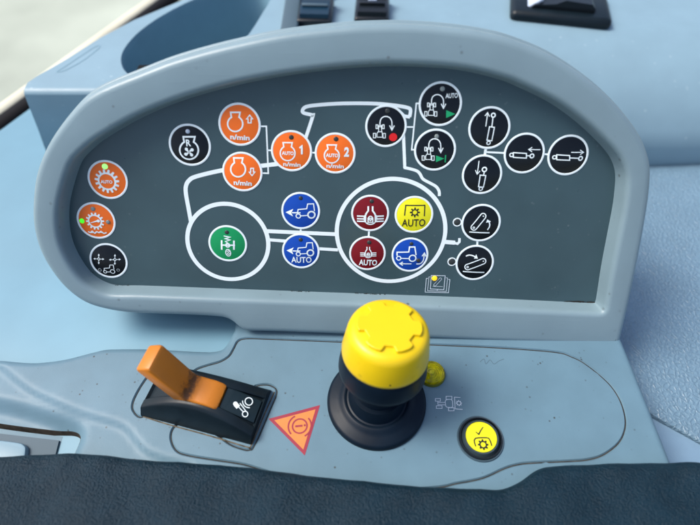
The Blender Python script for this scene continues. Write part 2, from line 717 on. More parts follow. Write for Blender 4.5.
front = []
for i in range(41):
    x = cor.x + (RXR - cor.x) * i / 40
    front.append((x, cor.y + fr(x) - .004))
rear_out = [(RXR, 0.42), (-0.02, 0.42)] + left_top + [(cor.x, cor.y + .004)] + front
body, _ = relief('top_panel', rear_out, M['rear'], lambda x, y: 0.0, 0.006, rear, holes=[hole])
bm = bmesh.new()
loops = []
xs = [cor.x + (RXR - cor.x) * i / 40 for i in range(41)]
for k in range(9):
    t = k / 8 * R(66)
    loops.append([(x, cor.y + fr(x) - .004 - fr(x) * math.sin(t), -fr(x) * (1 - math.cos(t))) for x in xs])
loops.append([(x - .012 * sstep(-.06, cor.x, x), YF - 0.001, SHZ - REARZ - 0.004 - .02 * sstep(0, .03, x)) for x in xs])
loft(bm, loops, closed=False)
build('front_panel', bm, M['rear'], rear, True)
bm = bmesh.new()                      # left flank
lp = [Vector(p) for p in left_top + [(cor.x, cor.y + .004), (cor.x, cor.y)]]
loft(bm, [[(p.x, p.y, 0) for p in lp], [(p.x - .0012, p.y - .0005, -.0015) for p in lp], [(p.x - .0125, p.y + YF - .001 - cor.y, -.05) for p in lp]], closed=False)
build('side_panel', bm, M['rear'], rear, True)
bm = bmesh.new()                      # oval bin
h2 = [Vector(p) for p in hole]
cen = sum(h2, Vector((0, 0))) / len(h2)
lps = []
for sc, dz in ((1.0, 0.0), (.985, -.001), (.97, -.004), (.93, -.03), (.86, -.045), (.6, -.049)):
    lps.append([(cen.x + (p.x - cen.x) * sc, cen.y + (p.y - cen.y) * sc, dz) for p in h2])
loft(bm, lps, cap1=True)
build('bin', bm, M['recess'], rear, 60)
ink = Ink(REAR, lift=1e-4)
ink.stroke([(58, 72), (66, 70), (84, 60), (99, 48), (97, 46), (84, 54), (66, 66), (58, 71)], 1.1, True, 4)
ink.done('finger_slot', M['recess'], rear)
c = REAR.hit(131, 66)
bm = bmesh.new()
round_box(bm, 0.010, 0.006, 0.016, 0.001, Matrix.Translation((c.x + .007, c.y + .002, -.010)))
build('bin_latch', bm, M['tray_dark'], rear, 40)


# rocker switches on the rear console
def rocker(px, py, w, dlen, label, tip, dash):
    c = REAR.hit(px, py)
    t = thing('rocker_switch', label, 'switch', Matrix.Translation((c.x, c.y, REARZ)) @ Matrix.Rotation(R(-3), 4, 'Z'), 'rocker switches behind the panel')
    bm = bmesh.new()
    round_box(bm, w, dlen, 0.006, 0.0014, Matrix.Translation((0, 0, .001)))
    build('frame', bm, M['black_gloss'], t, 40)
    bm = bmesh.new()
    prof = [(-.40, .004), (-.38, .0062), (-.1, .0078), (0.02, .0070), (.12, .0080), (.36, .0110), (.40, .0098), (.40, .004)]
    loft(bm, [[(sx * w * .41, y * dlen, z) for y, z in prof] for sx in (-1, -.96, .96, 1)], True, True, closed=False)
    build('rocker', bm, M[tip], t, 40)
    bm = bmesh.new()
    round_box(bm, w * .74, 0.0022, 0.0012, 0.0004, Matrix.Translation((0, -.12 * dlen, .0082)))
    build('grip_strip', bm, M['frame'] if dash else M['black_gloss'], t, 40)
    if not dash and py > 0:
        bm = bmesh.new()
        round_box(bm, .005, .004, .0012, .0004, Matrix.Translation((0, .02 * dlen + .0015, .0080)))
        build('light_window', bm, M['led_pale'], t, 40)
    return t


rocker(316, 16, .0205, .026, 'black rocker switch with a blue tinted face, left of the near pair', 'rocker_blue', True)
rocker(372, 14, .0205, .026, 'all black rocker switch with small clear patch, right of the near pair', 'black_gloss', False)
rocker(318, -9, .0205, .026, 'black rocker switch half cut off behind the blue faced one', 'black_gloss', False)
bm = bmesh.new()
c0, c1 = REAR.hit(290, 30), REAR.hit(290, -15)
round_box(bm, .010, (c1 - c0).length + .03, .006, .0015, Matrix.Translation((c0.x, (c0.y + c1.y) / 2, REARZ + .0005)))
tag(build('trim_strip', bm, M['frame'], None, 40), 'dark grey upright trim strip beside the left rocker switches', 'trim strip')

# black toggle switch plate at the upper right
c = REAR.hit(558, 13)
tog = thing('toggle_switch', 'black toggle switch in a raised rectangular plate at the top right', 'switch',
            Matrix.Translation((c.x, c.y, REARZ)) @ Matrix.Rotation(R(-11), 4, 'Z'))
bm = bmesh.new()
round_box(bm, .058, .036, .007, .0034, Matrix.Translation((0, .003, .002)))
build('plate', bm, M['switch'], tog, 40)
bm = bmesh.new()
prof = [(-.019, .004), (-.016, .0075), (-.004, .0090), (.001, .0115), (.016, .0105), (.0185, .008), (.0185, .004)]
loft(bm, [[(x * 1.0, y, z if abs(y) < .012 else z - .0008) for x, z in prof] for y in (-.0085, -.0075, .014, .015)], True, True, closed=False)
build('rocker', bm, M['black_gloss'], tog, 30)
bm = bmesh.new()
round_box(bm, .010, .016, .002, .0007, Matrix.Translation((-.0155, .001, .0072)) @ Matrix.Rotation(R(-38), 4, 'Y'))
build('light_window', bm, M['led_pale'], tog, 40)
bm = bmesh.new()
round_box(bm, .0035, .0014, .0006, .0002, Matrix.Translation((.004, .0085, .0117)) @ Matrix.Rotation(R(-45), 4, 'Z'))
build('marking', bm, M['white'], tog, 40)

# ------------------------------------------------------------------ right hand leatherette side panel
SIDEZ = -0.020
SIDE = Plane(Vector((0, 0, SIDEZ)), RIGHT, Vector((0, 1, 0)))
a, b = SIDE.hit(641, 404), SIDE.hit(700, 436)
ext = b + (b - a) * 3
side_out = [tuple(a), tuple(b), tuple(ext), (0.36, YF - .002), (0.09, YF - .002), (0.02, 0.05), (0.06, 0.0)]
o, _ = relief('side_cushion', side_out, M['leatherette'], lambda x, y: -0.0005 - 0.004 * sstep(.012, 0, abs(y - YF)) + .002 * math.sin(x * 30), 0.004,
              rim=[(0.0006, .0003), (0.001, .0012), (0.001, .006)])
o.location = (0, 0, SIDEZ)
tag(o, 'light blue wrinkled leatherette cushion right of the instrument panel', 'cushion')
bm = bmesh.new()
vz = SIDEZ - 0.004
VP = Plane(Vector((0, 0, vz)), RIGHT, Vector((0, 1, 0)))
bmesh.ops.create_grid(bm, x_segments=40, y_segments=40, size=.5)
bmesh.ops.scale(bm, vec=(.34, .22, 1), verts=bm.verts)
c = VP.hit(700, 440)
bmesh.ops.translate(bm, vec=(c.x + .06, c.y - .03, vz), verts=bm.verts)
tag(build('side_cover', bm, M['vinyl'], None, True), 'smooth pale blue cover below the seam of the wrinkled cushion', 'cover')

# ------------------------------------------------------------------ console deck
deck = thing('console', 'light blue armrest console deck with seams under the yellow knob', 'console')


def dp(px, py):
    return tuple(DECK.hit(px, py))


edge_px = [(-60, 352), (-25, 360), (0, 364.5), (20, 366.5), (38, 366.6), (64.6, 363), (94, 355.5), (109, 353), (150, 353), (195, 355.4), (213, 355.4), (224, 352.5), (231, 346), (236, 337), (240, 329)]
edge = [dp(*p) for p in catmull(edge_px, 5)]
deck_out = edge + [(edge[-1][0], .03), dp(612, 322), dp(616, 338), dp(628, 367), dp(664, 459), dp(700, 545), (0.13, -.12), (-.34, -.12)]
creaseA = [dp(*p) for p in catmull([(-70, 345), (-30, 352), (0, 364), (15, 376), (33, 389), (57, 400), (85, 411.5), (113, 419.5), (127, 426), (137, 438), (148, 449), (165, 456), (200, 470), (230, 520)], 4)]
creaseB = [dp(*p) for p in catmull([(-70, 385), (0, 395), (40, 405), (70, 415), (82, 423), (85, 434), (78, 452), (70, 475), (65, 530)], 4)]
well = [dp(*p) for p in catmull([(-70, 408), (0, 418.5), (48, 424.5), (69, 427), (76, 434), (70, 450), (60, 475)], 5)] + [dp(50, 530), (-.33, -.115)]
well = [Vector(p) for p in well]


def deck_h(x, y):
    if x > -0.055 or y > 0.02:
        return 0.0
    p = Vector((x, y))
    da, sa = seg_dist(p, creaseA)
    db, sb = seg_dist(p, creaseB)
    h = 0.0
    ia = -da if sa > 0 else da          # >0 below / left of the crease
    ib = -db if sb > 0 else db
    h -= 0.0017 * sstep(-0.0004, 0.0022, ia)
    h -= 0.0045 * sstep(-0.0005, 0.0060, ib)
    return h


g_plate = [(188, 376), (197, 369), (208, 365), (220, 361.5), (229, 356), (234, 348), (238, 341), (246, 338.3), (267, 338.6), (340, 341.5), (433, 344.5), (500, 347.5), (555, 351.7), (572, 356.5), (587, 364.5), (609, 383),
           (621, 401), (626, 420), (624, 434), (617, 445), (603, 455), (588, 459.5), (570, 461), (536, 462.5), (520, 464), (505.6, 468), (483, 478), (456, 483.5), (440, 487), (400, 490)]
g_low = [(275, 474), (250, 466), (237, 463), (210, 459), (187, 455), (177, 451), (172, 443), (171, 434), (175, 426), (186, 420)]
g_left = [(160, 364), (152, 371), (145, 380), (138, 391), (133, 402), (133, 410), (140, 417), (150, 412)]
g_sw = [(255, 386), (263, 384.5), (270, 385), (276, 388.5), (276.5, 394), (272, 405), (255, 444), (250, 449.5), (243, 449), (230, 444), (215, 433)]
grooves = [[Vector(p) for p in [DECK.hit(*q) for q in catmull(gp, 5)]] for gp in (g_plate, g_low, g_left, g_sw)]
body, gl = relief('deck', deck_out, M['deck'], deck_h, 0.0017, deck, holes=[well], grooves=grooves, gw=.00058, gd=.0008,
                  rim=[(0.0007, 0.0001), (0.0015, 0.0005), (0.0022, 0.0012), (0.0026, 0.0022), (0.0027, 0.004), (0.0032, 0.02)], smooth=50)
for k, gp in enumerate(gl):
    ink = Ink(DECK, lift=-0.00055)
    ink.stroke_l(gp, 0.00052)
    ink.done('seam', M['dirt'], deck)
# sunken storage tray at the near left with its grip
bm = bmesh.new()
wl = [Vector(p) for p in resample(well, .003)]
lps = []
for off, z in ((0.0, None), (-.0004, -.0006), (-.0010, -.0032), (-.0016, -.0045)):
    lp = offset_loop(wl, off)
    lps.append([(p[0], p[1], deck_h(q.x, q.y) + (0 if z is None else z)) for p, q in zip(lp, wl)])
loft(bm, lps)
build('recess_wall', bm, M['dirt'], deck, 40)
bm = bmesh.new()
wi = offset_loop(wl, -.0012)
zt = -.0085
bm.faces.new([bm.verts.new((p[0], p[1], zt)) for p in wi])
bmesh.ops.triangulate(bm, faces=bm.faces[:])
build('recess_floor', bm, M['deck'], deck)
TR = Plane(Vector((0, 0, zt)), RIGHT, Vector((0, 1, 0)))
bm = bmesh.new()
q = [TR.hit(*p, .0008) for p in ((-60, 428), (-5, 433), (59, 440.5), (54, 460), (48, 490), (-70, 490))]
top = [(p.x, p.y, zt + .0008) for p in q]
loft(bm, [[(p.x, p.y, zt - .001) for p in q], top], cap1=True)
build('recess_insert', bm, M['frame'], deck)
bm = bmesh.new()
q = [TR.hit(*p, .003) for p in catmull([(-60, 434), (-5, 439), (18, 442), (24, 444.5), (26, 449), (22, 460), (0, 470), (-60, 470)], 4, True)]
loft(bm, [[(p[0], p[1], z) for p in offset_loop(q, o_)] for o_, z in ((0, zt + .0005), (0, zt + .002), (-.0004, zt + .0028), (-.001, zt + .003))], cap1=True)
build('grip', bm, M['rear'], deck, 40)
# printed tractor pictogram beside the lamp
c_ = crop(400, 340, 6.56)
ink = Ink(DECK, cm=c_)
ink.rect(232, 385, 265, 402, 4).rect(238, 432, 276, 449, 4)
ink.stroke([(247, 402), (250, 432)], 4).stroke([(250, 410), (296, 410)], 4).stroke([(252, 424), (298, 426)], 4)
ink.rect(302, 370, 340, 390, 4).rect(318, 445, 354, 465, 4)
ink.stroke([(296, 402), (304, 392), (334, 390), (344, 400), (346, 436), (338, 444), (308, 442), (300, 434)], 4, True)
ink.stroke([(396, 378), (357, 376), (362, 452), (410, 456)], 4)
ink.gear(386, 415, 12, 4, 20, 8, 6)
ink.done('printed_symbol', M['pale_ink'], deck)
# a faint scribble and scuff left on the deck
ink = Ink(DECK, lift=3e-5)
ink.stroke([(480, 362), (484, 359), (486, 364), (490, 360), (494, 364), (499, 361), (504, 359)], .5, False, 4)
ink.done('scuff', M['frame'], deck)

# ------------------------------------------------------------------ instrument panel
panel = thing('instrument_panel', 'grey blue arched instrument panel with coloured round keys around a white tractor outline', 'control panel', PANEL.mat())
BH = 0.007
outer_px = [(252, 331.8), (245, 330.6), (239, 327.5), (233, 322.5), (227, 319.2), (219, 317.5), (195, 316), (169, 315), (131, 313.5), (107, 310), (86, 303.5), (68, 291), (53, 274), (40, 252), (33.5, 230), (32, 208), (35, 177), (44, 151), (57, 129),
            (75, 106.5), (90, 93.5), (110, 83.5), (134, 74), (167, 61), (200, 51), (234, 42.5), (284, 32.3), (344, 25.5), (375, 24), (401, 23.7), (435, 25.5), (467, 29), (490, 33), (510, 38), (550, 54), (590, 80), (620, 107.5),
            (640, 134), (649, 155), (651.5, 175), (647, 215), (634, 283), (622, 335), (619, 342), (613, 346.3), (600, 346.2), (540, 343.6), (467, 340.5), (370, 336), (280, 332.5)]
inner_px = [(140, 285.6), (122, 285.5), (110, 283.8), (95, 276), (83, 262), (72.5, 241), (69, 219), (70.5, 198), (78, 171), (84, 158), (95, 147), (108, 137), (145, 116), (190, 98), (246, 83), (300, 73.5), (343, 68.5), (372, 66.5),
            (400, 66), (443, 68), (471, 72), (500, 79.5), (514, 85), (549, 102), (579, 124), (603.5, 148), (612.5, 162), (615.5, 175), (614.5, 192), (612, 210), (602, 262), (597, 294), (595.5, 301), (592, 303), (570, 302.2), (467, 297.5),
            (350, 293.3), (260, 290), (180, 287)]
outer = [PANEL.hit(*p, BH * .85) for p in catmull(outer_px, 6, True)]
inner = [PANEL.hit(*p, 0) for p in catmull(inner_px, 6, True)]


def smooth_loop(lp, it):
    for _ in range(it):
        lp = [(lp[i - 1] + lp[i] * 2 + lp[(i + 1) % len(lp)]) / 4 for i in range(len(lp))]
    return lp


pi_ = smooth_loop(resample(inner, .0011), 3)
po_ = smooth_loop(resample(outer, .0011), 3)
bm = bmesh.new()
li = [[(p[0], p[1], h) for p in offset_loop(pi_, off)] for off, h in
      ((-.0006, -.0012), (-.0001, .0000), (.0001, .0006), (.0008, .0048), (.0011, .0058), (.0016, .0065), (.0023, .0069), (.0031, .0070))]
lo = [[(p[0], p[1], h) for p in offset_loop(po_, off)] for off, h in
      ((-.0030, .0070), (-.0020, .0069), (-.0012, .0065), (-.0005, .0058), (-.0001, .0048), (.0001, .0036), (.0002, .002), (.0003, .0008), (.0007, .0004), (.0011, .0002), (.0013, -.0006), (.0014, -.006), (.0016, -.026))]
loft(bm, li)
loft(bm, lo, cap1=True)
a_, b_ = [Vector(p[:2]) for p in li[-1]], [Vector(p[:2]) for p in lo[0]]
na, nb = len(a_), len(b_)
ed = [(i, (i + 1) % na) for i in range(na)] + [(na + i, na + (i + 1) % nb) for i in range(nb)]
vo, eo, fo, ov, oe, of = delaunay_2d_cdt(a_ + b_, ed, [], 0, 1e-8)


def in_loop(p, lp):
    c = False
    for i in range(len(lp)):
        a, b = lp[i - 1], lp[i]
        if (a[1] > p.y) != (b[1] > p.y) and p.x < (b[0] - a[0]) * (p.y - a[1]) / (b[1] - a[1]) + a[0]:
            c = not c
    return c


vs = [bm.verts.new((p.x, p.y, .0070)) for p in vo]
for f in fo:
    c = sum((vo[i] for i in f), Vector((0, 0))) / len(f)
    if in_loop(c, b_) and not in_loop(c, a_):
        bm.faces.new([vs[i] for i in f])
bmesh.ops.remove_doubles(bm, verts=bm.verts, dist=2e-6)
build('bezel', bm, M['bezel'], panel, True)
bm = bmesh.new()
lp = offset_loop(pi_, .0004)
bm.faces.new([bm.verts.new((p[0], p[1], 0)) for p in lp])
bmesh.ops.triangulate(bm, faces=bm.faces[:])
face = build('faceplate', bm, M['face'], panel)

# printed tractor outline
t = Ink(PANEL, lift=5e-5)
W = 4.0
t.stroke([(191, 222), (188.5, 208), (186, 194), (186, 186), (189, 180.5), (196, 176.5), (221, 170.5), (245, 167.3), (261, 165.8), (285, 163)], W, False, 5)
t.stroke([(303, 146), (307, 134), (312.5, 117), (312, 115), (304, 113), (302.5, 110.5), (305, 107.3), (312, 105.6), (330, 104), (350, 103.3), (375, 103.6), (395, 105.4), (408, 107.8), (410.5, 110.5), (409.5, 117)], 3.4, False, 4)
t.stroke([(410, 117), (404, 116), (398, 110)], 3.2)
t.stroke([(403, 117), (403.5, 136), (404.8, 168)], 3.2).stroke([(404, 167.5), (411, 169), (417, 171), (420, 174), (423, 179), (430, 183), (436, 186.5), (439, 191), (439.3, 196)], 3.0, False, 4)
t.ring(228, 242.5, 40.3, 4.2, n=72)
t.ring(391, 232, 54.2, 4.1, n=90)
t.stroke([(266.5, 231), (337, 234.2)], W).stroke([(267.5, 239.6), (290, 241.3)], 3.3).stroke([(315, 248.4), (338, 249.8)], 3.3)
t.stroke([(445, 241.8), (455, 242.6)], 4.4).stroke([(454, 242.8), (457.5, 243.6), (459.3, 241.8), (459.4, 238)], 2.6)
t.done('tractor_outline', M['white'], face)
for pts, w in (([(260, 126.3), (266.4, 126.3), (268.3, 173.3), (261, 173)], 1.5), ([(267.3, 150.2), (273, 150.4)], 1.5), ([(311, 152.5), (316, 152.8)], 1.6),
               ([(406, 127), (414, 127)], 1.5), ([(420, 103.4), (416.3, 103.4), (411.7, 149.7), (415.5, 149.7)], 1.5), ([(486, 147), (484.7, 155.5)], 2.6),
               ([(486, 152), (505, 153)], 1.8), ([(543, 154), (549, 154.4)], 1.8), ([(369, 231), (368.5, 238)], 2), ([(477.4, 239), (477.2, 247)], 2), ([(300.7, 229), (300.7, 234)], 1.8)):
    k = Ink(PANEL, lift=4e-5)
    k.stroke(pts, w)
    k.done('connector_line', M['white'], face)


# ------------------------------------------------------------------ the round keys
def key(px, py, rpx, colour, label, cm, draw, ink='white', lights=()):
    c = PANEL.hit(px, py)
    r = rpx * PANEL.mmpx(px, py)
    ri = r * .90
    dome = .0007
    zf = lambda x, y: .00012 + dome * max(0.0, 1 - (x * x + y * y) / (ri * ri))
    bm = bmesh.new()
    lathe(bm, [(ri, -.0001), (ri, .00012)] + [(ri * q, .00012 + dome * (1 - q * q)) for q in (.97, .9, .8, .65, .5, .35, .2, .1)], 64)
    o = build('push_button', bm, M[colour], panel, 40, label)
    o.location = (c.x, c.y, 0)
    bm = bmesh.new()
    lathe(bm, [(r, -.0001), (r * .998, .00016), (r * .985, .0002), (ri * 1.015, .0002), (ri * .995, .00012)], 64, cap=False)
    build('rim', bm, M['white'], o, 30)
    k = Ink(PANEL, zf, c, cm)
    draw(k)
    k.done('symbol', M[ink], o)
    for lx, ly, lr, lm in lights:
        k = Ink(PANEL, zf, c, cm)
        p, u = k.L(lx, ly), k.unit(lx, ly)
        k.bm.free()
        bm = bmesh.new()
        lathe(bm, [(lr * u, 0), (lr * u, .0001), (lr * u * .8, .00025), (lr * u * .4, .00032)], 20)
        l = build('status_light', bm, M[lm], o, True)
        l.location = (p.x, p.y, zf(p.x, p.y) - .00003)
    return o


def engine(k, x, y, r, w, top=1.5):
    u = lambda a, b: (x + a * r, y - b * r)
    pts = [u(-.62, top), u(.62, top), u(.52, .92)]
    for i in range(25):
        a = R(60 - 300 * i / 24)
        pts.append(u(math.cos(a), math.sin(a)))
    pts.append(u(-.52, .92))
    k.stroke(pts, w, True)


def fat_arrow(k, x, y, w, h, lw, up=1):
    s = -1 if up else 1
    k.stroke([(x, y + s * h / 2), (x + w / 2, y + s * h * .02), (x + w * .24, y + s * h * .02), (x + w * .24, y - s * h / 2), (x - w * .24, y - s * h / 2), (x - w * .24, y + s * h * .02), (x - w / 2, y + s * h * .02)], lw, True)


m1 = crop(80, 150, 8.75)
key(107.9, 179.7, 19.9, 'k_orange', 'orange key with gear around AUTO and a lit green light, top of the left column', m1,
    lambda k: k.gear(243, 270, 72, 15, 106, 15, 20).text('AUTO', (192, 284), (294, 288), 26, .03), lights=[(222, 143, 26, 'led_white')])


def d2(k):
    k.gear(295, 292, 60, 14, 86, 14, 17)
    k.stroke([(255, 306), (325, 286)], 10, taper=(.5, 1.6)).disc(328, 288, 15)
    k.stroke([(225, 392), (250, 402), (268, 388), (290, 408), (310, 392), (332, 402), (352, 390), (376, 410), (402, 402)], 13, False, 3)
    k.poly([(258, 408), (268, 380), (284, 404)]).poly([(340, 402), (352, 380), (366, 406)])


key(96.3, 220.6, 19.2, 'k_orange', 'orange key with gear, needle and wave, green light lit at its left side', crop(65, 190, 9.55), d2,
    lights=[(168, 292, 25, 'led_green'), (272, 178, 22, 'led_grey'), (415, 302, 20, 'led_grey')])


def mini_tractor(k, x, y, s, w):
    P = lambda a, b: (x + a * s, y + b * s)
    k.ring(*P(.5, 0), .30 * s, w, n=24).ring(*P(-.55, .04), .22 * s, w, n=20)
    k.stroke([P(-.66, -.2), P(-.66, -.46), P(.1, -.52), P(.16, -.95), P(.62, -.95), P(.72, -.3)], w)
    k.stroke([P(-.32, .06), P(.18, .06)], w)


def d3(k):
    for x, y in ((205, 245), (375, 250)):
        k.ring(x, y, 12, 6, n=16)
        for dx, dy in ((1, 0), (-1, 0), (0, 1), (0, -1)):
            k.stroke([(x + dx * 14, y + dy * 12), (x + dx * 46, y + dy * 42)], 6)
            k.head((x, y), (x + dx * 58, y + dy * 54), 6, 18, True)
    mini_tractor(k, 312, 376, 75, 7)
    k.ring(215, 360, 16, 2.5, n=16).ring(407, 362, 14, 2.5, n=16)


key(108.8, 260.7, 18.8, 'k_black', 'black key with two four way arrows over a tractor, bottom of the left column', crop(80, 235, 10.5), d3)


def d4(k):
    engine(k, 258, 312, 98, 17, 1.42)
    k.text('R', (232, 268), (282, 268), 66, .03)
    c = (258, 332)
    for a in (45, 135, 225, 315):
        dx, dy = math.cos(R(a)), math.sin(R(a))
        k.stroke([(c[0] + dx * 6, c[1] + dy * 6), (c[0] + dx * 34, c[1] + dy * 30), (c[0] + dx * 48 - dy * 8, c[1] + dy * 42 + dx * 8)], 34, taper=(.35, 1.0))
        k.disc(c[0] + dx * 42 - dy * 5, c[1] + dy * 38 + dx * 5, 17)


key(190, 145, 21, 'k_black', 'black key with R and a fan inside an engine outline', crop(165, 120, 10.5), d4, lights=[(243, 118, 24, 'led_pale')])
m5 = crop(200, 95, 5.25)


def d5(k):
    engine(k, 187, 150, 40, 8)
    fat_arrow(k, 262, 125, 32, 40, 6, True)
    k.text('n/min', (160, 230), (262, 237), 26, .035)


def d6(k):
    engine(k, 202, 388, 39, 8)
    fat_arrow(k, 275, 402, 30, 38, 6, False)
    k.text('n/min', (178, 469), (273, 475), 25, .035)


key(239.7, 124.5, 21.2, 'k_orange', 'orange n/min key with an arrow pointing up', m5, d5)
key(242.5, 171.8, 20.1, 'k_orange', 'orange n/min key with an arrow pointing down', m5, d6)
m7 = crop(265, 120, 7)


def d7(k):
    engine(k, 160, 230, 52, 9, 1.42)
    k.text('AUTO', (120, 240), (203, 242), 24, .03).stroke([(243, 194), (259, 180), (259, 238)], 13).text('n/min', (128, 319), (250, 326), 28, .03)


def d8(k):
    engine(k, 468, 246, 52, 9, 1.42)
    k.text('AUTO', (427, 255), (512, 257), 24, .03).text('2', (553, 250), (588, 252), 60, .05).text('n/min', (430, 331), (552, 337), 28, .03)


key(291.6, 151, 20.6, 'k_orange', 'orange AUTO n/min key marked 1', m7, d7, lights=[(185, 120, 17, 'led_dark')])
key(335.2, 153.3, 20.5, 'k_orange', 'orange AUTO n/min key marked 2', m7, d8, lights=[(497, 132, 17, 'led_dark')])


def turn(k, x, y):
    """tractor from above with the headland turn arrow; x, y = bottom centre in photo pixels"""
    P = lambda a, b: (x + (a - 184) / 9.55, y + (b - 408) / 9.55)
    w = .72
    for x0, y0, x1, y1 in ((152, 282, 169, 318), (211, 282, 229, 318), (127, 364, 148, 408), (219, 364, 241, 408)):
        k.stroke([P(x0, y0), P(x1, y0), P(x1, y1), P(x0, y1)], w, True)
    k.stroke([P(176, 348), P(178, 288), P(203, 288), P(206, 348)], w)
    k.stroke([P(169, 300), P(211, 300)], w)
    k.stroke([P(160, 400), P(160, 366), P(172, 348), P(208, 348), P(212, 366), P(212, 400)], w, True)
    k.stroke([P(190, 282), P(190, 255), P(200, 225), P(222, 207), P(247, 202), P(275, 210), P(295, 232), P(303, 262), P(303, 325)], 1.0, False, 3)
    k.stroke([P(281, 288), P(303, 334), P(326, 288)], 1.0)


nid = lambda x, y: (x, y)
m9, m10 = crop(360, 95, 9.55), crop(410, 78, 5.583)


def extra(o, px, py, cm, fn, mt):
    """a second ink colour on a key"""
    c = PANEL.hit(px, py)
    k = Ink(PANEL, lambda x, y: .00012 + .0007 * max(0, 1 - (x * x + y * y) / .0072 ** 2), c, cm, lift=9e-5)
    fn(k)
    k.done('symbol', M[mt], o)


def led(o, px, py, cm, x, y, r, lm):
    c = PANEL.hit(px, py)
    k = Ink(PANEL, None, c, cm)
    p, u = k.L(x, y), k.unit(x, y)
    k.bm.free()
    bm = bmesh.new()
    lathe(bm, [(r * u, 0), (r * u, .0001), (r * u * .8, .00025), (r * u * .4, .00032)], 20)
    l = build('status_light', bm, M[lm], o, True)
    l.location = (p.x, p.y, .00012 + .0007 * (1 - (p.x * p.x + p.y * p.y) / .0072 ** 2) - .00003)


o = key(386, 126.2, 20.8, 'k_black', 'black key with tractor turn arrow and a red dot', nid, lambda k: turn(k, 379.3, 137.7))
extra(o, 386, 126.2, m9, lambda k: k.disc(315, 400, 39), 'ink_red')
led(o, 386, 126.2, m9, 262, 152, 24, 'led_dark')
o = key(440.3, 104, 21.7, 'k_black', 'black AUTO key with tractor turn arrow and green triangle', nid,
        lambda k: (turn(k, 430.6, 116), k.text('AUTO', m10(196, 111), m10(265, 109), 4.6, .02)))
extra(o, 440.3, 104, m10, lambda k: k.poly([(200, 178), (252, 200), (200, 222)]), 'ink_green')
led(o, 440.3, 104, m10, 180, 60, 14, 'led_grey')
o = key(435, 149.9, 21, 'k_black', 'black key with tractor turn arrow and a green triangle against a bar', nid, lambda k: turn(k, 427.9, 160))
extra(o, 435, 149.9, m10, lambda k: k.poly([(143, 430), (190, 448), (143, 468)]).stroke([(197, 428), (195, 470)], 7), 'ink_green')
led(o, 435, 149.9, m10, 148, 325, 13, 'led_grey')

mc = crop(455, 100, 4.667)
key(489.3, 127.9, 21, 'k_black', 'black key with upright cylinder and an arrow pointing up', mc,
    lambda k: k.ring(177, 70, 9, 6, n=20).stroke([(175, 80), (169, 124)], 5).stroke([(158, 123), (181, 126), (170, 189), (147, 186)], 5, True).ring(155, 199, 8, 5, n=20).arrow((141, 122), (151, 58), 4, 17))
key(482, 174.5, 20.1, 'k_black', 'black key with upright cylinder and an arrow pointing down', mc,
    lambda k: k.ring(135, 322, 10, 6, n=20).stroke([(134, 332), (131, 348)], 5).stroke([(115, 348), (141, 350), (131, 405), (108, 403)], 5, True).ring(119, 413, 8, 5, n=20).arrow((111, 283), (101, 344), 4, 17))
key(524.2, 153.3, 20.4, 'k_black', 'black key with lying cylinder and an arrow pointing left', mc,
    lambda k: k.stroke([(270, 244), (330, 247), (330, 269), (270, 266)], 5, True).ring(262, 255, 8, 5, n=20).stroke([(330, 258), (346, 258)], 5).ring(356, 259, 9, 6, n=20).arrow((397, 231), (340, 229), 4, 17))
key(567.9, 155.2, 20.4, 'k_black', 'black key with lying cylinder and an arrow pointing right', mc,
    lambda k: k.stroke([(472, 254), (531, 257), (531, 279), (472, 277)], 5, True).ring(462, 266, 8, 5, n=20).stroke([(531, 268), (573, 270)], 5).ring(583, 271, 9, 6, n=20).arrow((538, 242), (598, 243), 4, 17))
ma = crop(445, 195, 5.833)


def d16(k):
    k.capsule((166, 186), (220, 120), 16, 6).ring(166, 187, 5, 4, n=14).disc(221, 120, 4)
    k.stroke([(140, 213), (258, 218)], 7).stroke([(245, 200), (256, 182), (258, 165), (250, 146)], 7, False, 4).poly([(236, 158), (244, 138), (266, 152)])


def d17(k):
    k.capsule((130, 416), (220, 382), 16, 6).ring(130, 416, 5, 4, n=14).disc(221, 382, 4)
    k.stroke([(103, 443), (228, 449)], 7).stroke([(120, 354), (138, 347), (160, 350), (180, 360)], 7, False, 4).poly([(166, 366), (189, 366), (180, 342)])


key(481, 222.9, 19.7, 'k_black', 'black key with a raised arm and an arrow curving up', ma, d16)
key(474.7, 262.7, 19.1, 'k_black', 'black key with a low arm and an arrow curving down', ma, d17)


def diff(k, x, y, s, w, lock=True):
    P = lambda a, b: (x + a * s, y + b * s)
    k.ring(*P(0, 0), 34 * s, w * s, -35, 50, 10).ring(*P(0, 0), 34 * s, w * s, 130, 215, 10).ring(*P(0, 0), 34 * s, w * s, 225, 315, 14)
    for q in (-1, 1):
        k.stroke([P(12 * q, -68), P(12 * q, -44), P(26 * q, -24)], w * s * 1.15)
        for yy in (-13, 2, 16):
            k.stroke([P(27 * q, yy), P(74 * q, yy)], w * s)
        k.stroke([P(27 * q, -18), P(27 * q, 22)], w * s)
    k.ring(*P(0, -3), 11 * s, w * s * .8, n=16)
    k.rect(*P(-13, -2), *P(13, 20), w * s * .8).disc(*P(0, 9), 5 * s)


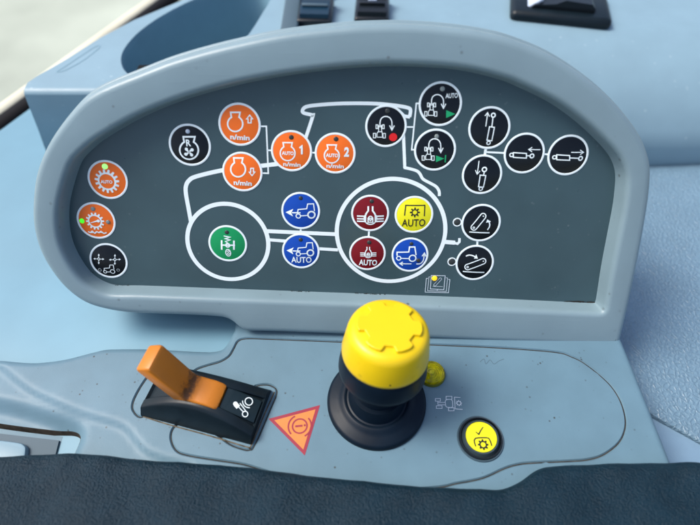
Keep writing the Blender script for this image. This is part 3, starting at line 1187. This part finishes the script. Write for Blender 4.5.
md = crop(345, 185, 5.52)
key(370.2, 213.2, 19, 'k_red', 'dark red key with a locked axle sign and no letters', md, lambda k: diff(k, 140, 182, 1, 8), lights=[(147, 88, 12, 'led_dark')])
key(367.5, 253.3, 18.3, 'k_red', 'dark red key with a small axle sign over AUTO', md,
    lambda k: (diff(k, 128, 378, .6, 8), k.text('AUTO', (76, 438), (176, 441), 31, .03)), lights=[(133, 315, 12, 'led_dark')])
my = crop(385, 185, 4.76)
key(414, 214.6, 19.3, 'k_yellow', 'yellow AUTO key with a cog under a bracket', my,
    lambda k: k.stroke([(92, 143), (98, 95), (189, 95), (186, 146)], 5).gear(141, 127, 13, 5, 24, 8, 7).text('AUTO', (79, 195), (190, 194), 35, .01), ink='ink_black')


def d21(k):
    k.ring(130, 345, 16, 6, n=24).ring(65, 346, 10, 5, n=20)
    k.stroke([(57, 335), (57, 318), (112, 315), (116, 292), (141, 292), (147, 330)], 6).stroke([(77, 346), (112, 346)], 5)
    k.stroke([(125, 372), (72, 372)], 5).head((125, 372), (70, 372), 5, 14)
    k.stroke([(148, 373), (168, 372), (182, 356), (186, 328)], 6, False, 4).head((184, 350), (187, 322), 6, 16)


key(410, 254.8, 18.4, 'k_blue', 'blue key with tractor, left arrow and curved lift arrow', my, d21, lights=[(125, 278, 9, 'led_dark'), (158, 356, 10, 'led_dark')])
mb = crop(275, 185, 5.833)


def tract(k, x, y, s):
    P = lambda a, b: (x + (a - 150) * s, y + (b - 150) * s)
    k.ring(*P(213, 171), 20 * s, 9 * s, n=28).ring(*P(137, 177), 13 * s, 6 * s, n=20)
    k.stroke([P(132, 160), P(136, 139), P(186, 135), P(191, 108), P(225, 108), P(231, 150)], 6 * s).stroke([P(152, 176), P(191, 174)], 6 * s)
    k.stroke([P(150, 158), P(100, 158)], 7 * s).poly([P(108, 136), P(62, 157), P(106, 180), P(96, 158)])


key(300.8, 210.8, 19.4, 'k_blue', 'blue key with tractor and left arrow, no letters', mb, lambda k: tract(k, 150, 150, 1), lights=[(150, 75, 12, 'led_dark')])
key(300.9, 251, 18.8, 'k_blue', 'blue key with tractor, left arrow and AUTO', mb,
    lambda k: (tract(k, 149, 373, .92), k.text('AUTO', (96, 449), (214, 450), 34, .02)), lights=[(150, 317, 12, 'led_dark')])


def d24(k):
    k.stroke([(216, 285), (291, 286)], 8).ring(253, 286, 10, 7, n=18)
    k.stroke([(221, 260), (221, 310)], 9).stroke([(285, 262), (285, 310)], 9)
    k.stroke([(232, 238), (268, 244), (236, 252), (268, 258), (240, 266), (254, 274)], 5)
    k.ring(255, 326, 13, 5, n=20, ry=20).stroke([(247, 336), (263, 316)], 4).stroke([(247, 322), (258, 312)], 4).stroke([(254, 338), (265, 328)], 4)


key(227.9, 243.5, 19.3, 'k_green', 'green key with an axle, a spring and a lock sign', crop(180, 190, 5.25), d24, lights=[(247, 220, 11, 'led_dark')])

# two small round lamps beside the arm keys
for x, y, lab in ((457.2, 222.1, 'small dark lamp beside the raised arm key'), (451.9, 261.6, 'small dark lamp beside the low arm key')):
    c = PANEL.hit(x, y)
    u = PANEL.mmpx(x, y)
    bm = bmesh.new()
    lathe(bm, [(3.7 * u, 0), (3.7 * u, .0001), (2.5 * u, .0003), (1 * u, .0004)], 28)
    o = build('indicator_lamp', bm, M['led_dark'], panel, True, lab)
    o.location = (c.x, c.y, 0)
    bm = bmesh.new()
    lathe(bm, [(4.5 * u, 0), (4.5 * u, .00018), (3.5 * u, .00018), (3.4 * u, .0001)], 32, cap=False)
    build('rim', bm, M['white'], o, 30)

# open handbook pictogram with its lit yellow lamp
mh = crop(415, 265, 14)
k = Ink(PANEL, cm=mh)
k.stroke([(183, 187), (158, 187), (142, 378), (468, 387), (488, 203), (466, 200)], 8)
k.stroke([(215, 164), (195, 165), (176, 358), (438, 368), (455, 180), (434, 178)], 7)
k.stroke([(228, 146), (422, 150), (404, 343), (214, 334)], 9, True)
k.capsule((278, 278), (355, 195), 16, 6)
k.stroke([(248, 298), (388, 302)], 6).stroke([(310, 335), (310, 360)], 6)
k.done('handbook_symbol', M['pale_ink'], face)
c = PANEL.hit(*mh(272, 183))
bm = bmesh.new()
u = PANEL.mmpx(434, 278)
lathe(bm, [(2.7 * u, 0), (2.7 * u, .0002), (2 * u, .0005), (1 * u, .0006)], 24)
o = build('warning_light', bm, M['led_yellow'], panel, True, 'lit yellow lamp on the handbook sign')
o.location = (c.x, c.y, .0001)

# grime along the lower inner edge of the bezel
bm = bmesh.new()
rnd = random.Random(3)
for i in range(260):
    s_ = rnd.random()
    px, py = (563 + 32 * s_ ** .6, 301.5 + 1.2 * s_) if i < 150 else (rnd.choice((376, 363, 372, 120, 86, 300)) + rnd.uniform(-9, 9), None)
    if py is None:
        py = 286 + (px - 140) * .0353 if px > 140 else (285.6 if px > 115 else 272)
    p = PANEL.hit(px, py - rnd.uniform(-.2, .9))
    r = rnd.uniform(.00008, .00034)
    n = rnd.randint(5, 7)
    z = .00008 + i * 1e-6
    bm.faces.new([bm.verts.new((p.x + r * rnd.uniform(.6, 1.6) * math.cos(6.283 * q / n), p.y + r * .6 * math.sin(6.283 * q / n), z)) for q in range(n)])
o = build('grime', bm, M['dirt'], face)
o['kind'] = 'stuff'

# ------------------------------------------------------------------ yellow knob lever
kb = DECK.hit(376.5, 401.5)
knob = thing('control_knob', 'yellow capped black control knob with a raised gear emblem standing on the console', 'knob', Matrix.Translation((kb.x, kb.y, 0)))
bm = bmesh.new()
lathe(bm, [(.0186, -.0004), (.0186, .0010), (.0182, .0018), (.0174, .0023), (.0150, .0028), (.0136, .0034), (.0128, .0042), (.0118, .0044), (.0112, .0040), (.0106, .0042), (.0100, .006), (.0092, .010)], 96)
build('base', bm, M['rubber'], knob, 50)
ax = Vector((0.055, 0.125, 1)).normalized()
fr_ = Vector((0, 0, 1)).rotation_difference(ax).to_matrix().to_4x4()
bm = bmesh.new()
lathe(bm, [(.0092, .002), (.0088, .012), (.0092, .019), (.0110, .0205), (.0138, .0215), (.0149, .0222), (.0153, .0232), (.0153, .0248), (.0147, .0300), (.0140, .0335), (.0125, .0345)], 96, frame=fr_)
build('collar', bm, M['rubber'], knob, 50)
bm = bmesh.new()
lathe(bm, [(.0140, .0322), (.0143, .0322), (.01465, .0325), (.01465, .0336), (.0135, .0418), (.0131, .0432), (.0125, .0442), (.0117, .0448), (.0108, .0451), (.009, .0453), (.005, .0454), (.002, .0454)], 96, frame=fr_)
build('cap', bm, M['knob'], knob, 70)
k_ = fr_ @ Vector((.0006, -.01462, .0345))
bm = bmesh.new()
lathe(bm, [(.00028, -.0001), (.00028, .00004), (.0002, .00008)], 14, frame=Matrix.Translation(k_) @ (fr_.to_3x3() @ Vector((.04, -1, .14))).to_track_quat('Z', 'Y').to_matrix().to_4x4())
build('mould_mark', bm, M['dirt'], knob, 40)
bm = bmesh.new()                      # raised gear emblem
T = 6
pts = []
for i in range(T):
    for a, r in ((-.33, .0082), (-.28, .0099), (-.25, .0102), (-.12, .0104), (0, .0104), (.12, .0104), (.25, .0102), (.28, .0099), (.33, .0082), (.40, .0080), (.5, .0080), (.60, .0080)):
        t_ = 2 * math.pi * (i + a) / T + R(-4)
        pts.append(Vector((r * math.cos(t_), r * math.sin(t_))))
lpz = []
for off, z in ((.0002, .0440), (.00005, .0458), (0, .0462), (-.0002, .0463)):
    lpz.append([fr_ @ Vector((p[0], p[1], z)) for p in offset_loop(pts, off)])
loft(bm, lpz, cap1=True)
build('gear_emblem', bm, M['knob'], knob, 12)

# ------------------------------------------------------------------ yellow indicator lamp behind the knob
lc = DECK.hit(431.5, 374.5)
lr = 13.0 * DECK.mmpx(431, 374)
lamp = thing('indicator_lamp', 'small translucent yellow dome lamp half hidden behind the knob', 'lamp', Matrix.Translation((lc.x, lc.y, 0)))
bm = bmesh.new()
prof = [(lr * .97, -.0003), (lr * .97, .0008)]
for i in range(6):
    q = .90 - i * .13
    prof += [(lr * (q + .05), .0008 + i * .0001), (lr * q, .0002 + i * .0001), (lr * (q - .03), .0002 + i * .0001)]
prof += [(lr * .15, .0016), (lr * .05, .0018)]
lathe(bm, prof, 48)
build('reflector', bm, M['lens_bed'], lamp, 25)
bm = bmesh.new()
lathe(bm, [(lr, .0)] + [(lr * math.cos(R(a_)), .0012 + .0030 * math.sin(R(a_))) for a_ in range(0, 88, 8)], 48)
build('lens', bm, M['lens'], lamp, True)
bm = bmesh.new()
lathe(bm, [(lr * 1.06, -.0002), (lr * 1.06, .0007), (lr * 1.0, .0012), (lr * .97, .0012)], 48, cap=False)
build('rim', bm, M['olive'], lamp, 40)

# ------------------------------------------------------------------ yellow push button
bc = DECK.hit(480.3, 438.8)
u = DECK.mmpx(480, 438)
pb = thing('push_button', 'round yellow push button with tick and cog in a dark ring on the console', 'button', Matrix.Translation((bc.x, bc.y, 0)))
bm = bmesh.new()
lathe(bm, [(23.2 * u, -.0001), (23.2 * u, .0003), (22.6 * u, .0006), (21.4 * u, .0004), (21.2 * u, -.0001)], 64, cap=False)
build('outer_ring', bm, M['frame'], pb, 40)
bm = bmesh.new()
lathe(bm, [(21.3 * u, -.0001), (21.3 * u, .0009), (20.8 * u, .0013), (19.8 * u, .0013), (19.4 * u, .0004)], 64, cap=False)
build('dark_ring', bm, M['black_gloss'], pb, 40)
bm = bmesh.new()
lathe(bm, [(19.4 * u, .0002), (18.6 * u, .0006), (17.6 * u, .0016), (16.9 * u, .0021), (15.6 * u, .0021), (15.4 * u, .0017)], 64, cap=False)
build('bezel_ring', bm, M['ring'], pb, 40)
bm = bmesh.new()
lathe(bm, [(15.5 * u, .001), (15.5 * u, .0019), (15.0 * u, .0022), (10 * u, .0023), (4 * u, .0024)], 64)
build('cap', bm, M['k_yellow'], pb, 40)
BZ = .0024
k = Ink(DECK, lambda x, y: BZ, bc, crop(450, 410, 9.375), h=BZ)
k.stroke([(240, 205), (271, 230)], 10, taper=(.6, 1.2)).stroke([(268, 232), (286, 195), (310, 160)], 13, taper=(1.0, .45))
k.stroke([(241, 342), (230, 310), (226, 285), (238, 266), (262, 262), (340, 260), (362, 266), (376, 288), (391, 336)], 11)
k.gear(310, 325, 30, 13, 50, 8, 17)
k.done('symbol', M['ink_black'], pb)

# ------------------------------------------------------------------ orange warning sticker
mS = crop(233, 275, 2.62)
A, B, C = mS(93, 377), mS(228, 341), mS(188, 473)
sc = DECK.hit(297, 427)
st = thing('warning_sticker', 'triangular orange warning sticker with red border and brake sign', 'sticker', Matrix.Translation((sc.x, sc.y, 0)))
k = Ink(DECK, None, sc, lift=6e-5)
k.poly([A, B, C]).done('backing', M['sticker_red'], st)
gx, gy = (A[0] + B[0] + C[0]) / 3, (A[1] + B[1] + C[1]) / 3
k = Ink(DECK, None, sc, lift=1.1e-4)
k.poly([(gx + (x - gx) * .80, gy + (y - gy) * .80) for x, y in (A, B, C)]).done('face', M['sticker'], st)
k = Ink(DECK, None, sc, mS, lift=1.6e-4)
k.ring(175, 396, 19, 4).ring(175, 396, 30, 4, -62, 45, 20).ring(175, 396, 30, 4, 118, 225, 20)
k.stroke([(163, 397), (182, 395)], 5).disc(188, 394, 2.8)
k.done('symbol', M['sticker_red'], st)

# ------------------------------------------------------------------ hand throttle switch with orange lever
FL, FR, BR, BL = DECK.hit(141, 416), DECK.hit(249.5, 446), DECK.hit(273.5, 391), DECK.hit(168, 366)
ex = ((FR - FL) + (BR - BL)).normalized()
LEN = ((FR - FL).length + (BR - BL).length) / 2
ey = Vector((-ex.y, ex.x))
WID = ((BL - FL).dot(ey) + (BR - FR).dot(ey)) / 2
sw = thing('hand_switch', 'black arched hand switch with a worn orange lever tipped to the left', 'switch',
           Matrix.Translation((FL.x, FL.y, 0)) @ Matrix.Rotation(math.atan2(ex.y, ex.x), 4, 'Z'))
HMAX = .0095


def arch(t):                          # height of the housing along its length (t 0..1)
    return .0022 + HMAX * math.sin(math.pi * min(1, max(0, .04 + t * .90))) ** .85


NS = 40
bm = bmesh.new()
loops = []
for i in range(NS + 1):
    t = i / NS
    x = LEN * t
    h = arch(t)
    rail = .0030
    ins = .0022 + .0022 * math.sin(math.pi * t)
    gap = .0014 if .02 < t < .985 else 0.0
    prof = [(0, -.001), (.0002, .0008), (ins * .8, h * .88), (ins, h * .97), (ins + .0007, h), (ins + rail - .0003, h), (ins + rail, h - .0003),
            (ins + rail, h - .0003 - gap), (WID - ins - rail, h - .0003 - gap), (WID - ins - rail, h - .0003), (WID - ins - rail + .0003, h), (WID - ins - .0007, h),
            (WID - ins, h * .97), (WID - ins * .8, h * .88), (WID - .0002, .0008), (WID, -.001)]
    loops.append([(x, y, z) for y, z in prof])
loft(bm, loops, True, True, closed=False)
build('housing', bm, M['switch'], sw, 32)
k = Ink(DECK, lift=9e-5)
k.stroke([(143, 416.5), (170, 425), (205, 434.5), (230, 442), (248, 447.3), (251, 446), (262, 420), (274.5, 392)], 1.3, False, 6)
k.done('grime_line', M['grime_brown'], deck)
# label plate on the right of the lever
bm = bmesh.new()
y0, y1 = .0066, WID - .0066
rows = []
for i in range(9):
    t = .70 + .28 * i / 8
    z = arch(t) - .0003 - .0014
    rows.append([(LEN * t, y0, z), (LEN * t, y0, z + .0009), (LEN * t, y0 + .0003, z + .0011), (LEN * t, y1 - .0003, z + .0011), (LEN * t, y1, z + .0009), (LEN * t, y1, z)])
loft(bm, rows, True, True, closed=False)
build('label_plate', bm, M['label_plate'], sw, 32)
# lever: curved saddle and arm, one profile in the x-z plane swept across the width
lever_t0, lever_t1 = .40, .69
xa, xb = LEN * lever_t0, LEN * lever_t1
za, zb = arch(lever_t0), arch(lever_t1)
prof = [(xb, zb - .003), (xb, zb + .0002), (xb - .0012, zb + .0012), (xb - .004, zb + .0022), (xb - .0075, zb + .0024), (xb - .0105, zb + .0027),
        (xb - .0114, zb + .0034), (xb - .0122, zb + .0046), (.0112, .0308), (.0104, .0316), (.0092, .0316), (.0056, .0296), (.0050, .0290), (.0050, .0280), (xa - .0045, za - .001), (xa, za - .003)]
bm = bmesh.new()
y0, y1 = .0056, WID - .0062
sec = []
for y, s_ in ((y0, .0006), (y0 + .0003, .0002), (y0 + .0009, 0), (y1 - .0009, 0), (y1 - .0003, .0002), (y1, .0006)):
    cx = sum(p[0] for p in prof) / len(prof)
    lp = offset_loop(prof, -s_)
    sec.append([(p[0], y, p[1]) for p in lp])
loft(bm, sec, True, True)
lev = build('lever', bm, M['lever'], sw, 40)
nt = M['lever'].node_tree               # worn-in grime across the crook and along the saddle's end
N_, L_ = nt.nodes, nt.links
bs = N_["Principled BSDF"]
src = bs.inputs["Base Color"].links[0].from_socket
tc = N_.new("ShaderNodeTexCoord")
sp = N_.new("ShaderNodeSeparateXYZ")
L_.new(tc.outputs["Object"], sp.inputs[0])
nz = N_.new("ShaderNodeTexNoise")
nz.inputs["Scale"].default_value = 520
nz.inputs["Detail"].default_value = 5
nz.inputs["Roughness"].default_value = .7
L_.new(tc.outputs["Object"], nz.inputs["Vector"])


def mth(op, a, b):
    n = N_.new("ShaderNodeMath")
    n.operation = op
    for k_, v_ in enumerate((a, b)):
        if isinstance(v_, (int, float)):
            n.inputs[k_].default_value = v_
        else:
            L_.new(v_, n.inputs[k_])
    return n.outputs[0]


def band(c, w):
    d_ = mth('DIVIDE', mth('ABSOLUTE', mth('SUBTRACT', sp.outputs[0], c), 0), w)
    return mth('MAXIMUM', mth('SUBTRACT', 1.0, d_), 0.0)


amt = mth('MAXIMUM', mth('MULTIPLY', band(xb - .0112, .0034), 1.25), mth('MULTIPLY', band(xb, .0012), .7))
fac = mth('MINIMUM', mth('MAXIMUM', mth('MULTIPLY', mth('SUBTRACT', mth('ADD', amt, mth('MULTIPLY', nz.outputs["Fac"], 1.8)), 1.45), 1.6), 0.0), .88)
mx = N_.new("ShaderNodeMix")
mx.data_type = 'RGBA'
L_.new(fac, mx.inputs[0])
L_.new(src, mx.inputs[6])
mx.inputs[7].default_value = (.05, .025, .012, 1)
L_.new(mx.outputs[2], bs.inputs["Base Color"])

# pictogram on the label plate: a tilted plane through the plate
tm = .83
zc = arch(tm) - .0003 - .0014 + .0011
slope = (arch(.90) - arch(.76)) / (LEN * .14)
m4 = sw.matrix_basis
pc = m4 @ Vector((LEN * tm, WID / 2, zc))
pex = (m4.to_3x3() @ Vector((1, 0, slope))).normalized()
pey = m4.to_3x3() @ Vector((0, 1, 0))
LP = Plane(pc, pex, pey)
k = Ink(LP, cm=crop(120, 330, 4.04), lift=.00016)
k.ring(520, 289, 15, 4).ring(520, 289, 25, 4, 195, 300, 14)
k.ring(505, 340, 11, 4, n=20).stroke([(472, 304), (497, 331)], 4).stroke([(484, 296), (508, 328)], 4)
k.stroke([(466, 300), (478, 313)], 19)
k.disc(466, 299, 9.5)
o = k.done('symbol', M['white'], sw)
o.matrix_local = m4.inverted() @ LP.mat()

# ------------------------------------------------------------------ dark leather armrest pad in front
PZ = .009
PADP = Plane(Vector((0, 0, PZ)), RIGHT, Vector((0, 1, 0)))
pad_px = [(-120, 470), (-60, 458), (0, 454), (57, 450.5), (107, 453), (153, 458), (229, 463), (267, 468), (350, 478), (433, 485.5), (480, 487.5), (503, 487), (521, 480), (538, 468), (556, 463.4), (600, 461.5), (662, 460), (694, 459.5), (720, 464), (760, 480)]
pl = [PADP.hit(*p) for p in catmull(pad_px, 6)]
pl = pl + [Vector((.24, -.24)), Vector((-.34, -.24))]
o, _ = relief('armrest_pad', [tuple(offset_loop(pl, -.004)[i]) for i in range(len(pl))], M['pad'], lambda x, y: .0025 * sstep(-.05, -.075, y) + .0004 * math.sin(x * 210 + y * 90) + .0003 * math.sin(x * 470 - y * 300), .0045,
              rim=[(.0016, .0003), (.0030, .0012), (.0038, .0026), (.0040, .0045), (.0036, .0075), (.003, .02)], smooth=True)
o.location = (0, 0, PZ)
tag(o, 'dark teal grained leather armrest pad along the bottom edge', 'armrest')
